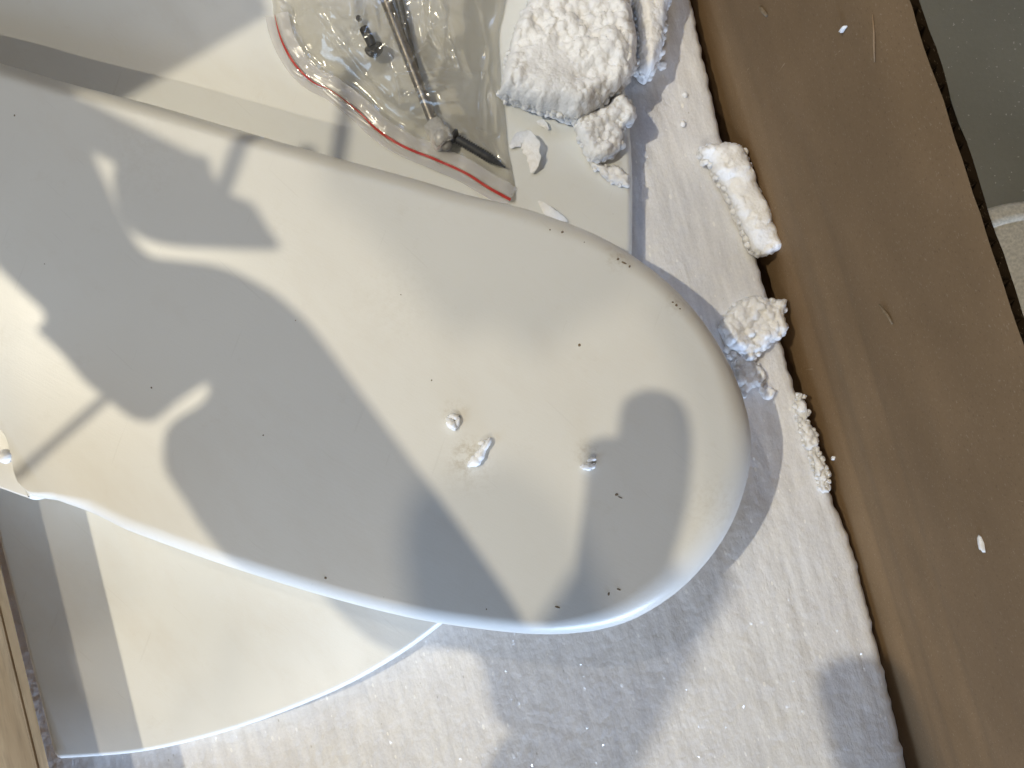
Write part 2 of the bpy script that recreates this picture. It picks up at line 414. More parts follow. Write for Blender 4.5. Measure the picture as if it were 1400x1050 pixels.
# ---------------------------------------------------------------- round board on the floor beyond the box
def disc_board(name, c, r, z0, z1, m_, label, cat):
    bm = bmesh.new(); n = 96; prof = [(r-.004, z0), (r, z0+.004), (r, z1-.005), (r-.002, z1-.0015), (r-.006, z1), (r-.012, z1+.0), (r-.0135, z1-.0012), (r-.016, z1)]
    rings = [[bm.verts.new((c[0]+rr*math.cos(2*math.pi*i/n), c[1]+rr*math.sin(2*math.pi*i/n), zz)) for i in range(n)] for rr, zz in prof]
    for a, b in zip(rings, rings[1:]):
        for i in range(n): bm.faces.new((a[i], a[(i+1) % n], b[(i+1) % n], b[i]))
    bm.faces.new(rings[-1]); bm.faces.new(rings[0][::-1])
    return tag(link(name, bm, m_), label, cat)
pc = P(1420, 470, -.03)
disc_board('round_board', (pc.x, pc.y), .088, -.05, -.03, M_cream, 'cream rounded board on the concrete floor beyond the box rim', 'board')

# ---------------------------------------------------------------- foam sheet
edge_px = [(880, -260), (945, 0), (985, 180), (1040, 370), (1084, 520), (1130, 660), (1166, 745), (1211, 920), (1241, 1050), (1300, 1290)]
ew = [P(a, b, 0) for a, b in edge_px]
def foam_edge(y):
    for a, b in zip(ew, ew[1:]):
        if a.y >= y >= b.y: return a.x+(b.x-a.x)*(a.y-y)/(a.y-b.y)
    return ew[0].x if y > ew[0].y else ew[-1].x
bm = bmesh.new(); ny, nx = 330, 170
def streaks(x, y):
    ca, sa = .96, .279; u = x*ca + y*sa; v = -x*sa + y*ca
    h = .0006*noise.noise(Vector((u*170, v*9, 0))) + .0005*noise.noise(Vector((u*60, v*6, 4))) + .00015*noise.noise(Vector((x*120, y*120, 2)))
    for uc, dep, ph in ((.1775, .0011, 0), (.195, .0007, 2), (.118, .0008, 4), (.09, .0006, 1), (.215, .0007, 3)):
        h -= dep*math.exp(-((u-uc-.002*math.sin(v*17+ph))/.0009)**2)*max(0, min(1, (-v-.0)*9))
    return h
rows = []
for j in range(ny+1):
    y = .33-.66*j/ny; xe = foam_edge(y) + .0012*noise.noise(Vector((y*180, 0, 0))) + .0008*noise.noise(Vector((y*60, 2, 0))); row = []
    for i in range(nx+1):
        t = i/nx; x = -.42 + (xe+.42)*(t**.85)
        e = max(0, 1-(xe-x)/.004); z = streaks(x, y) - .0022*e*e
        row.append(bm.verts.new((x, y, z)))
    for dz in (.012, .036): row.append(bm.verts.new((xe+.0006*noise.noise(Vector((y*220, dz*90, 0))), y, -dz)))
    rows.append(row)
for a, b in zip(rows, rows[1:]):
    for i in range(len(a)-1): bm.faces.new((a[i], b[i], b[i+1], a[i+1]))
tag(link('foam_sheet', bm, M_foam), 'flat white polystyrene sheet lining the cardboard box', 'foam sheet')

# ---------------------------------------------------------------- boards with rounded edges
def rounded_board(outline, zfun, th, r, m_, parent, name, rfac=None, arc=12):
    """outline at the equator of a bullnose edge; zfun(x,y) is the top surface"""
    pts = outline; n = len(pts)
    A = sum(pts[i].x*pts[(i+1) % n].y-pts[(i+1) % n].x*pts[i].y for i in range(n))
    if A < 0: pts = pts[::-1]
    if rfac: pass
    nr = []
    for i in range(n):
        d = (pts[(i+1) % n]-pts[i-1]); nr.append(Vector((d.y, -d.x)).normalized())
    bm = bmesh.new(); rings = []
    for k in range(2*arc+1):
        a = -math.pi/2 + math.pi*k/(2*arc); ring = []
        for i in range(n):
            ri = r*(rfac(pts[i]) if rfac else 1); q = pts[i] - nr[i]*ri*(1-math.cos(a))
            zt = zfun(q.x, q.y); ring.append(bm.verts.new((q.x, q.y, zt - th/2 + th/2*math.sin(a))))
        rings.append(ring)
    for a, b in zip(rings, rings[1:]):
        for i in range(n): bm.faces.new((a[i], a[(i+1) % n], b[(i+1) % n], b[i]))
    bm.faces.new(rings[-1]); bm.faces.new(rings[0][::-1])
    return link(name, bm, m_, parent)

# lower board, cut straight along the left
LZ = .019
low_px = [(92, 1033), (200, 1024), (300, 1001), (400, 967), (500, 922), (600, 856), (700, 762), (785, 645), (838, 510), (860, 390), (864, 290), (862, 200), (850, 100), (828, 0), (790, -110), (720, -240), (620, -350), (480, -420), (300, -440), (100, -430)]
pts = catmull([(a, b) for a, b in low_px], closed=False, n=10)
pts = pts + [(-20+(-180)*t, 200+(-630)*t) for t in (1, .8, .6, .4, .2)]
pts = [p for p in pts]
left = [(-290+ (75+290)*t, -440+(1003+440)*t) for t in (0, .1, .2, .3, .4, .5, .6, .7, .8, .9, .97, 1)]
pts = catmull([(a, b) for a, b in low_px], closed=False, n=10) + left + [(80, 1022), (85, 1030)]
o2 = resample([P(a, b, LZ-.008) for a, b in pts], .0022)
o2 = [Vector((p.x, p.y)) for p in o2]
lower = empty('table_leaf', P(300, 600, 0), 'large lower white board with curved right edge lying on the foam', 'board')
rounded_board(o2, lambda x, y: LZ, .0165, .0045, M_white2, lower, 'board', None, 8)

# upper board, tilted a little: its round end rises to the right
def ztop(x, y=0): return .057 + .020*x
TH = .029
up_px = [(-300, 20), (-150, 52), (0, 88), (100, 117), (220, 148), (330, 180), (420, 206), (500, 228), (570, 247), (640, 268), (700, 282), (750, 297), (820, 325), (880, 362), (930, 405), (970, 455), (1000, 508), (1018, 557), (1025, 602), (1020, 653), (1002, 708), (972, 758), (930, 803), (880, 837), (830, 856), (770, 864), (700, 862), (600, 849), (540, 837), (480, 822), (400, 799), (300, 767), (200, 731), (130, 704), (75, 688)]
up_left = [(46, 682), (31, 668), (22, 650), (17, 628), (10, 606), (-4, 590), (-30, 582), (-120, 560), (-300, 520)]
pp = catmull(up_px, False, 8)[:-1] + catmull([up_px[-1]] + up_left, False, 8)
def unproj_panel(px, py):
    z = .05
    for _ in range(8):
        q = P(px, py, z); z = ztop(q.x) - TH/2
    return q
def unproj_top(px, py, dz=.004):
    z = .05
    for _ in range(8):
        q = P(px, py, z); z = ztop(q.x) - dz
    return q
n_up = len(catmull(up_px, False, 8)[:-1])
ow = resample([unproj_panel(a, b) if i < n_up-14 else unproj_top(a, b) if i >= n_up else unproj_panel(a, b).lerp(unproj_top(a, b), (i-n_up+14)/14) for i, (a, b) in enumerate(pp)], .0016); ow = [Vector((p.x, p.y)) for p in ow]
notch = unproj_top(25, 640); notch = Vector((notch.x, notch.y))
def rf(p):
    d = (p-notch).length; k = max(0, min(1, (p.x-.02)/.07))*max(0, min(1, (.03-p.y)/.09))
    return (.22 + .78*min(1, max(0, (d-.008)/.035)))*(1+.75*k)
upper = empty('table_leaf', P(400, 480, .03), 'upper white board with rounded end crossing over the lower board', 'board')
rounded_board(ow, ztop, TH, .0110, M_white, upper, 'board', rf, 14)
def on_top(px, py, dz=0.0):
    z = .06
    for _ in range(8):
        q = P(px, py, z); z = ztop(q.x)
    q.z += dz; return q
# the lower corner block that shows in the notch
blk = [unproj_top(a, b, .010) for a, b in ((-200, 540), (-60, 560), (20, 585), (44, 625), (54, 660), (50, 684), (34, 681), (0, 669), (-60, 648), (-200, 600))]
ob = resample(catmull([(p.x, p.y) for p in blk], True, 6), .0016)
rounded_board([Vector((p.x, p.y)) for p in ob], lambda x, y: ztop(x)-.0065, .0200, .003, M_white, upper, 'corner_block', None, 6)
# legs/runner under the board so that it rests on the lower board
bm = bmesh.new(); c = P(360, 470, .02)
bmesh.ops.create_cube(bm, size=1); bmesh.ops.scale(bm, verts=bm.verts, vec=(.20, .03, .0058)); bmesh.ops.rotate(bm, verts=bm.verts, matrix=Matrix.Rotation(-.27, 3, 'Z')); bmesh.ops.translate(bm, verts=bm.verts, vec=(c.x, c.y, .0223))
bmesh.ops.bevel(bm, geom=bm.edges[:], offset=.002, segments=2, affect='EDGES')
link('batten', bm, M_white, upper, False)
# chips in the paint along the edge
chips = [(752, 314, 2.2), (769, 317, 2.6), (799, 331, 1.7), (845, 354, 2.4), (853, 359, 5, 1.9), (861, 364, 2), (920, 413, 1.8), (925, 417, 2.4), (930, 422, 1.9), (792, 472, 3), (762, 830, 5, 1.8), (665, 833, 2.4), (832, 812, 2), (846, 806, 4.5, 1.6), (445, 790, 2), (848, 680, 5, 1.3), (843, 676, 2.4), (61, 361, 1.2), (207, 530, 1.7), (360, 595, 1.6), (404, 438, 1.4), (20, 158, 1.6), (356, 172-0, 0), (590, 520, 1.3), (548, 403, 1.0)]
rim = lambda px, py: None
def rim_z(p2):
    d = min((p2-q).length for q in ow); rr = .0110*rf(p2)
    if d >= rr: return 0.0
    return -(TH/2)*(1-math.sqrt(max(0, 1-((rr-d)/rr)**2)))
for c in chips:
    if c[2] <= 0: continue
    q = on_top(c[0], c[1]); q.z += rim_z(Vector((q.x, q.y))); vr = random.uniform(.65, 1.35)*.00023; a = c[2]*vr*random.uniform(.9, 1.5); bsz = (c[3] if len(c) > 3 else c[2])*vr
    bm = bmesh.new(); n = 9; ang = random.random()*3 if len(c) < 4 else -.35
    th = [2*math.pi*i/n for i in range(n)]; top = []
    rj = [1+.35*(random.random()-.5) for _ in th]
    for hgt, s in ((-.0006, 1.0), (.00025, .95), (.0004, .6)):
        top.append([bm.verts.new(q+Vector((math.cos(ang)*a*math.cos(t)*r*s-math.sin(ang)*bsz*math.sin(t)*r*s, math.sin(ang)*a*math.cos(t)*r*s+math.cos(ang)*bsz*math.sin(t)*r*s, hgt))) for t, r in zip(th, rj)])
    for u, v in zip(top, top[1:]):
        for i in range(n): bm.faces.new((u[i], u[(i+1) % n], v[(i+1) % n], v[i]))
    bm.faces.new(top[-1])
    link('paint_chip', bm, M_chip, upper)

# ---------------------------------------------------------------- wooden batten, lower left
BT = .030
a, b = P(0, 835, BT), P(52, 1050, BT); d = (b-a).normalized(); nrm = Vector((-d.y, d.x, 0)); nrm = nrm if nrm.x < 0 else -nrm
def wood_bar(name, sx, sy, sz, parent, loc):
    bm = bmesh.new(); bmesh.ops.create_cube(bm, size=1); bmesh.ops.scale(bm, verts=bm.verts, vec=(sx, sy, sz))
    bmesh.ops.bevel(bm, geom=bm.edges[:], offset=.0012, segments=2, affect='EDGES')
    return link(name, bm, M_wood, parent, False, loc=loc)
ctr = a + d*.10 + nrm*.016
lath = empty('wooden_batten', (ctr.x, ctr.y, 0), 'pine wood batten with straight grain along the left edge of the lower board', 'batten')
lath.rotation_euler = (0, 0, math.atan2(d.y, d.x)+math.pi/2)
wood_bar('rail', .032, .56, .009, lath, (0, 0, BT-.0045))
e = Vector((-.2860, -.052, 0)); lc = Matrix.Rotation(-lath.rotation_euler.z, 3, 'Z') @ (e + d*.19 + nrm*.009 - Vector((ctr.x, ctr.y, 0)))
wood_bar('shadow_upright', .018, .38, .095, lath, (lc.x, lc.y, .0785))  # added board, placed so its shadow edge crosses the lower board

# ---------------------------------------------------------------- broken foam
def beadfield(x, y, f=205, seed=0.0):
    d, p = noise.voronoi(Vector((x*f, y*f, seed)))
    return math.sqrt(max(0.0, 1-(d[0]/.80)**2)), noise.noise(p[0]*7.3)
def chunk(name, label, poly_px, zb, th, cat='foam piece', group='broken foam pieces', br=(.0019, .0028), step=.0008, round_=.005, rough=.0015, amp=1.0, flat=None, layers=1, seed=0.0, low=55, edge=.0040):
    zm = zb+th*.5
    pl2 = [Vector((p.x, p.y)) for p in (P(a, b, zm) for a, b in poly_px)]
    ol = resample(catmull([tuple(p) for p in pl2], True, 5), step)
    ol = [p + Vector((noise.noise(Vector((p.x*240, p.y*240, 1))), noise.noise(Vector((p.x*240, p.y*240, 7)))))*.0014 for p in ol]
    fl_ = [Vector((p.x, p.y)) for p in (P(a, b, zm) for a, b in flat)] if flat else None
    coarse = ol[::3]
    xs = [p.x for p in ol]; ys = [p.y for p in ol]; pts = list(ol)
    y = min(ys)
    while y < max(ys):
        x = min(xs)
        while x < max(xs):
            q = Vector((x+random.uniform(-.3, .3)*step, y+random.uniform(-.3, .3)*step))
            if inside(q, ol) and polydist(q, coarse) > step*.6: pts.append(q)
            x += step
        y += step
    n = len(ol)
    V, E, Fc, *_ = geometry.delaunay_2d_cdt(pts, [(i, (i+1) % n) for i in range(n)], [], 0, 1e-7)
    bm = bmesh.new(); vs = []; grid = []
    for v in V:
        dd = polydist(v, coarse); t = min(1, dd/round_)
        dome, cell = beadfield(v.x, v.y, 245, seed+zb*50)
        k = amp
        if fl_:
            if inside(v, fl_): k = amp*(1-.8*min(1, polydist(v, fl_)/.004))
        h = th*(.40+.60*math.sqrt(max(0, 1-(1-t)**2))) + rough*fbm((v.x, v.y, seed), low, 2)*min(1, k+.35) + k*(.0021*(dome-.6) + .0024*cell)
        h = max(.0006, h); vs.append(bm.verts.new((v.x, v.y, zb+h))); grid.append(h)
    for f in Fc:
        c = sum((V[i] for i in f), Vector((0, 0)))/len(f)
        if inside(c, ol): bm.faces.new([vs[i] for i in f])
    bnd = [e for e in bm.edges if e.is_boundary]
    r = bmesh.ops.extrude_edge_only(bm, edges=bnd)
    for v in [g for g in r['geom'] if isinstance(g, bmesh.types.BMVert)]: v.co.z = zb
    bmesh.ops.recalc_face_normals(bm, faces=bm.faces)
    for L in range(layers):
        for q in resample([tuple(p) for p in coarse], edge):
            if random.random() < .18: continue
            rr = random.uniform(*br); zt = th*.5
            zz = zb + rr*.7 + max(0, zt-rr)*((L+.3+random.random()*.6)/max(1, layers))
            q = q + Vector((random.uniform(-1, 1), random.uniform(-1, 1)))*.0009
            cen = sum(coarse, Vector((0, 0)))/len(coarse); q = q + (cen-q).normalized()*rr*.62
            ball(bm, (q.x, q.y, zz), rr, 2, (1, random.uniform(.75, 1), random.uniform(.7, 1)), .4)
    return tag(link(name, bm, M_bead), label, cat, group)
chunk('foam_chunk', 'largest crumbled white foam lump beside the clear bag', [(684, 124), (690, 95), (694, 70), (706, 38), (722, 0), (735, -45), (800, -70), (850, -40), (864, 10), (870, 60), (866, 98), (840, 126), (804, 154), (782, 161), (735, 146), (705, 137)], LZ+.001, .020, rough=.0055, round_=.009, flat=[(700, 132), (712, 90), (730, 60), (775, 62), (790, 110), (800, 150), (782, 158), (735, 143)], layers=4, low=48)
chunk('foam_chunk', 'tall broken foam strip standing at the top right of the largest lump', [(866, -60), (872, 40), (874, 88), (884, 102), (896, 90), (908, 40), (920, -60)], .001, .026, rough=.002, amp=.6, flat=[(869, -60), (874, 40), (876, 84), (884, 86), (890, 40), (896, -60)], layers=6, seed=3)
chunk('foam_chunk', 'grey shaded foam crumb tucked below the largest lump', [(788, 168), (800, 155), (826, 146), (850, 130), (866, 140), (868, 162), (852, 174), (854, 186), (846, 206), (822, 219), (806, 216), (792, 192)], LZ+.0005, .010, rough=.005, layers=2, seed=5)
chunk('foam_chunk', 'small wedge of foam on the rim of the lower board', [(808, 221), (830, 226), (850, 230), (859, 240), (861, 255), (848, 253), (826, 241)], LZ+.0005, .0045, br=(.0012, .0018), round_=.003, amp=.6, seed=8)
chunk('foam_chunk', 'long broken foam block lying across the foam sheet edge', [(958, 208), (972, 198), (990, 196), (1012, 197), (1022, 216), (1036, 250), (1046, 274), (1058, 305), (1068, 338), (1036, 349), (1020, 322), (1004, 288), (984, 244)], .0005, .014, rough=.004, amp=.55, round_=.007, layers=2, flat=[(985, 205), (1012, 205), (1030, 250), (1050, 300), (1056, 335), (1036, 338), (1010, 270)], seed=11, low=70)
chunk('foam_chunk', 'knobbly round foam piece with beads poking over the edge', [(986, 448), (996, 428), (1016, 410), (1034, 404), (1050, 412), (1062, 410), (1075, 408), (1079, 416), (1071, 426), (1076, 440), (1074, 456), (1058, 468), (1040, 482), (1026, 494), (1012, 484), (994, 470)], .0005, .010, br=(.0018, .0026), rough=.003, layers=2, seed=14)
chunk('foam_chunk', 'thin foam flake beside the round end of the upper board', [(996, 474), (1018, 486), (1032, 496), (1048, 512), (1042, 522), (1026, 532), (1016, 540), (1004, 505)], .0003, .0045, amp=.6, seed=17)
chunk('foam_chunk', 'row of loose foam beads along the foam sheet edge', [(1088, 545), (1096, 541), (1102, 556), (1108, 580), (1118, 598), (1120, 622), (1130, 645), (1132, 668), (1122, 667), (1112, 634), (1100, 604), (1092, 575)], .0003, .0036, br=(.0013, .0021), round_=.003, layers=2, seed=20, edge=.0028)
for k_, (px_, py_) in enumerate(((930, 90), (1000, 110), (945, 205), (905, 240), (870, 880), (1000, 300), (930, 270))): pass
for px, py, r_, lab in ((1048, 538, 10, 'single rounded foam bead below the knobbly foam piece'), (1000, 96, 8, 'small foam bead against the wall near the photo top'), (936, 131, 5, 'tiny foam bead on the shaded foam at the top right'), (933, 170, 5, 'tiny foam bead right of the grey shaded crumb'), (905, 92, 7, 'tiny foam bead below the tall foam strip')):
    bm = bmesh.new(); q = P(px, py, 0); rr = r_*H/F*.9
    ball(bm, q+Vector((0, 0, rr*.75)), rr, 3, (1, .85, .8), .35)
    if r_ > 9: ball(bm, q+Vector((-rr*.8, rr*.4, rr*.5)), rr*.7, 3, (1, .9, .8), .3)
    tag(link('foam_bead', bm, M_bead), lab, 'foam bead', 'loose foam beads')
# crumbs on the upper board
def crumb(strands, label, name='foam_crumb'):
    """torn shards: each strand is a list of (px, py, half width in px, lift in mm)"""
    bm = bmesh.new()
    for st in strands:
        st = catmull(st, False, 5); P_ = []; R_ = []
        for px, py, wd, lf in st:
            q = on_top(px, py); q.z += wd*.36/F*.55 + lf*.001
            q += Vector((noise.noise(q*700), noise.noise(q*700+Vector((5, 0, 0))), 0))*.0005
            P_.append(q); R_.append(max(.0002, wd*.36/F*(1+.35*noise.noise(q*900))))
        tube(bm, P_, R_, 9)
    for v in bm.verts:
        z0 = ztop(v.co.x); v.co.z = max(z0-.0002, v.co.z); v.co += Vector((noise.noise(v.co*1500), noise.noise(v.co*1500+Vector((9, 0, 0))), 0))*.00025
    return tag(link(name, bm, M_bead), label, 'foam crumb', 'foam crumbs on the upper board')
crumb([[(640, 637, 2, 0), (648, 631, 7, .3), (655, 623, 7.5, .8), (661, 614, 5, 1.2), (666, 606, 5, 1.6), (670, 598, 2, 2)], [(655, 606, 2, 1), (662, 605, 4, 1.4), (668, 602, 3, 1.8)]], 'elongated white foam crumb in the middle of the upper board')
crumb([[(612, 571, 2, .5), (616, 577, 6, .6), (620, 583, 6, .2), (623, 586, 2, 0)], [(613, 570, 2, 1), (620, 569, 4, 1.3), (626, 573, 4, 1), (624, 582, 3, .3)]], 'small rounded foam crumb left of the elongated crumb')
crumb([[(793, 638, 2, 0), (799, 638, 4.5, .2), (808, 637, 4.5, .3), (814, 635, 2, .4)], [(804, 629, 2, .8), (808, 628, 3.5, 1.0), (814, 626, 2, 1.2)]], 'flat foam crumb right of the elongated crumb')
bm = bmesh.new(); q = unproj_top(8, 624, .001); ball(bm, (q.x, q.y, ztop(q.x)-.001), .0036, 3, (1, 1, 1), .08)
tag(link('foam_crumb', bm, M_bead), 'round white bead at the left corner of the upper board', 'foam crumb', 'foam crumbs on the upper board')

# paint shavings curled on the lower board
def shaving(cl, wpx, label, lift=.006):
    bm = bmesh.new(); pts_ = [P(a, b, LZ+.001) for a, b in catmull(cl, False, 6)]; n = len(pts_); rows = []
    for i, p in enumerate(pts_):
        d = (pts_[min(i+1, n-1)]-pts_[max(i-1, 0)]).normalized(); s = Vector((-d.y, d.x, 0)); t = i/(n-1)
        wd = wpx*.4/F*(.25+math.sin(math.pi*min(1, t*1.02)))*(1+.3*noise.noise(p*500))
        rows.append([bm.verts.new(p + s*wd*k + Vector((0, 0, .0006+lift*math.sin(math.pi*t)*(.5+.5*k)**1.5 + .0008*noise.noise(p*400+Vector((k, 0, 0)))))) for k in (-1, -.5, 0, .5, 1)])
    for a, b in zip(rows, rows[1:]):
        for k in range(4): bm.faces.new((a[k], b[k], b[k+1], a[k+1]))
    return tag(link('paint_shaving', bm, M_bead), label, 'shaving', 'curled shavings on the lower board')
shaving([(697, 202), (712, 192), (724, 200), (730, 222), (727, 237)], 9, 'curled white shaving right of the bag corner')
shaving([(736, 275), (744, 284), (752, 292), (764, 298), (776, 303)], 5, 'thin curled shaving along the upper board edge', .003)
shaving([(733, 167), (742, 170), (750, 178)], 3, 'tiny shaving below the largest foam lump', .002)

# white chips stuck to the cardboard wall
def wall_chip(px, py, l, wd, ang, label):
    q = on_wall(px, py, .0012); k = (H-q.z)/F; bm = bmesh.new()
    dirv = Vector((0, math.sin(ang), math.cos(ang))); oth = Vector((0, math.cos(ang), -math.sin(ang)))
    n = 9; rj = [random.uniform(.45, 1.15) for _ in range(n)]
    ring = [[bm.verts.new(q+Vector((-dx, 0, 0))+dirv*l*k*math.cos(2*math.pi*i/n)*rj[i]*s+oth*wd*k*math.sin(2*math.pi*i/n)*rj[i]*s) for i in range(n)] for dx, s in ((-.001, 1), (.0002, 1), (.0005, .8))]
    for a, b in zip(ring, ring[1:]):
        for i in range(n): bm.faces.new((a[i], a[(i+1) % n], b[(i+1) % n], b[i]))
    bm.faces.new(ring[-1])
    return tag(link('foam_chip', bm, M_bead), label, 'foam chip', 'foam chips clinging to the cardboard')
wall_chip(1345, 745, 14, 6, 1.9, 'white foam chip clinging to the lower cardboard wall')
wall_chip(1156, 39, 11, 3, .1, 'white sliver clinging to the cardboard wall near the photo top')
wall_chip(1137, 626, 4, 3, .4, 'tiny white chip on the cardboard beside the bead row')

# ---------------------------------------------------------------- clear zip bag with hardware
BZ = LZ+.0008
bag_px = [(372, -90), (368, 0), (369, 22), (374, 42), (385, 72), (394, 92), (412, 104), (432, 116), (460, 140), (488, 160), (515, 182), (545, 205), (590, 228), (640, 248), (680, 266), (702, 273), (705, 262), (701, 232), (695, 200), (692, 165), (688, 125), (684, 85), (682, 40), (690, 0), (700, -90), (560, -110)]
zip_px = [(372, 15), (378, 40), (387, 62), (402, 86), (424, 107), (452, 121), (488, 149), (514, 174), (548, 196), (592, 214), (634, 233), (668, 254), (698, 270)]
BM_ = BZ+.006
bag = empty('plastic_bag', P(560, 60, BZ), 'clear plastic zip bag with red seal holding bolts on the lower board', 'bag')
bol = resample(catmull([(p.x, p.y) for p in (P(a, b, BM_) for a, b in bag_px)], True, 5), .0018)
bol = [Vector((p.x, p.y)) for p in bol]
zl = [Vector((p.x, p.y)) for p in (P(a, b, BM_) for a, b in zip_px)]
def px2(a, b): q = P(a, b, BM_+.006); return Vector((q.x, q.y))
creases = [  # polyline, height, width
 ([(393, 8), (398, 14), (422, 14), (440, 34), (470, 68), (500, 102), (530, 128)], .0035, .0032),
 ([(395, 45), (430, 80), (452, 102), (480, 140)], .0016, .0035), ([(412, 50), (460, 100), (500, 128)], .0015, .003),
 ([(505, -20), (500, 20), (494, 48)], .0045, .0028), ([(485, -20), (488, 25)], .003, .003),
 ([(544, 110), (575, 105), (610, 98), (650, 96)], .003, .003), ([(544, 110), (548, 135)], .0025, .002), ([(548, 135), (575, 125), (610, 122)], .002, .0025),
 ([(578, -10), (580, 30), (585, 60), (606, 78)], .0040, .003), ([(606, 78), (600, 60), (588, 40)], .003, .002), ([(585, 60), (572, 80), (566, 92)], .003, .003),
 ([(645, -20), (658, 30), (664, 60), (660, 80)], .0042, .003), ([(662, 90), (657, 120), (655, 172)], .0042, .0026), ([(662, 90), (672, 125), (675, 168)], .0035, .0026), ([(655, 172), (675, 174)], .003, .002),
 ([(660, 192), (672, 205), (684, 216)], .004, .002), ([(672, 188), (686, 212)], .003, .002),
 ([(530, 20), (545, 60), (560, 92)], .0025, .003), ([(600, 0), (615, 45), (630, 90)], .003, .004), ([(560, 150), (585, 165), (615, 172)], .002, .003), ([(440, 10), (470, 30), (485, 60)], .002, .004)]
cr = [([Vector(t) for t in catmull([tuple(px2(*q)) for q in c_], False, 5)], .0011+h_*.22, w_*.5) for c_, h_, w_ in creases]
from mathutils.bvhtree import BVHTree
rs = random.Random(21); fp = []
while len(fp) < 330:
    q = Vector((rs.uniform(-.16, .03), rs.uniform(.09, .27)))
    st_ = Vector((q.x*.94+q.y*.34, (-q.x*.34+q.y*.94)*.62))           # folds run lengthwise
    if all((Vector((p.x*.94+p.y*.34, (-p.x*.34+p.y*.94)*.62))-st_).length > .0052 for p in fp): fp.append(q)
    elif rs.random() < .01: break
fV, fE, fF, *_ = geometry.delaunay_2d_cdt(fp, [], [], 0, 1e-7)
facets = BVHTree.FromPolygons([(v.x, v.y, rs.choice((-1, 1))*rs.uniform(.0006, .0032)) for v in fV], [tuple(f) for f in fF])
def sstep(t): t = max(0, min(1, t)); return t*t*(3-2*t)
def bag_h(q):
    d = polydist(q, bol); dz = polydist(q, zl, False)
    up = 1 if (q.y > zl[0].y) else 0
    body = sstep((d-.006)/.03); zz = sstep((dz-.009)/.02)
    b_ = min(body, zz)
    h = .0016*sstep(d/.003) + .0125*b_ + .004*b_*fbm((q.x, q.y, 3), 38, 3)
    for pl_, hh, wd in cr:
        dd = polydist(q, pl_, False)
        if dd < wd*3: h += hh*math.exp(-(dd/wd)**2)*min(1, .35+b_)
    h += .0005*noise.noise(Vector((q.x*150, q.y*150, 9)))*sstep(d/.006)
    hit = facets.ray_cast(Vector((q.x, q.y, 1)), Vector((0, 0, -1)))
    if hit[0] is not None: h += hit[0].z*(.15+.85*b_)*sstep(d/.006)
    # ribs that run along the seal
    h += .0006*sstep(d/.004)*math.exp(-((dz-.0045)/.0012)**2) + .0005*sstep(d/.004)*math.exp(-((dz-.0075)/.001)**2)
    return h
def film(name, hf, step, fine=False):
    xs = [p.x for p in bol]; ys = [p.y for p in bol]; pts = list(bol); y = min(ys)
    while y < max(ys):
        x = min(xs)
        while x < max(xs):
            q = Vector((x+random.uniform(-.25, .25)*step, y+random.uniform(-.25, .25)*step))
            if inside(q, bol) and polydist(q, bol) > step*.6: pts.append(q)
            x += step
        y += step
    if fine:
        for pl_, hh, wd in cr:
            c = resample([tuple(p) for p in pl_], .0011, False)
            for i, p in enumerate(c):
                dr = c[min(i+1, len(c)-1)]-c[max(i-1, 0)]
                if dr.length < 1e-9: continue
                dr.normalize(); sd = Vector((-dr.y, dr.x))
                for o_ in (-2.0, -1.4, -.9, -.45, 0, .45, .9, 1.4, 2.0):
                    q = p+sd*o_*wd
                    if inside(q, bol) and polydist(q, bol) > .0006: pts.append(q)
    n = len(bol); V, E, Fc, *_ = geometry.delaunay_2d_cdt(pts, [(i, (i+1) % n) for i in range(n)], [], 0, 1e-7)
    bm = bmesh.new(); vs = [bm.verts.new((v.x, v.y, BZ+hf(v))) for v in V]
    for f in Fc:
        c = sum((V[i] for i in f), Vector((0, 0)))/len(f)
        if inside(c, bol): bm.faces.new([vs[i] for i in f])
    bmesh.ops.recalc_face_normals(bm, faces=bm.faces)
    return link(name, bm, M_film, bag)
film('front_film', bag_h, .0009, True)
film('back_film', lambda q: .0002, .006)
# seal: red printed line and the milky strip along it
def ribbon(name, pl_, off0, off1, dz, m_, wfun=None):
    bm = bmesh.new(); c = resample(catmull([tuple(p) for p in pl_], False, 6), .0018, False); n = len(c); prev = None
    for i, p in enumerate(c):
        d = (c[min(i+1, n-1)]-c[max(i-1, 0)]).normalized(); s = Vector((-d.y, d.x)); k = wfun(i/(n-1)) if wfun else 1
        row = []
        for t in (0, .5, 1):
            q = p+s*(off0+(off1-off0)*t)*k; row.append(bm.verts.new((q.x, q.y, BZ+bag_h(q)+dz)))
        if prev:
            for a in range(2): bm.faces.new((prev[a], row[a], row[a+1], prev[a+1]))
        prev = row
    return link(name, bm, m_, bag)
ribbon('red_seal_line', zl, -.0006, .0006, .0006, M_red, lambda t: 0.25+.75*max(0, math.sin(min(1, t/.30)*math.pi)) if t < .27 else (.35 if t < .36 else min(1.15, .35+(t-.36)*4)))
ribbon('seal_strip', zl, .0012, .0075, .0003, M_milky)
ribbon('seal_lip', zl, -.0052, -.0010, .0003, M_milky)
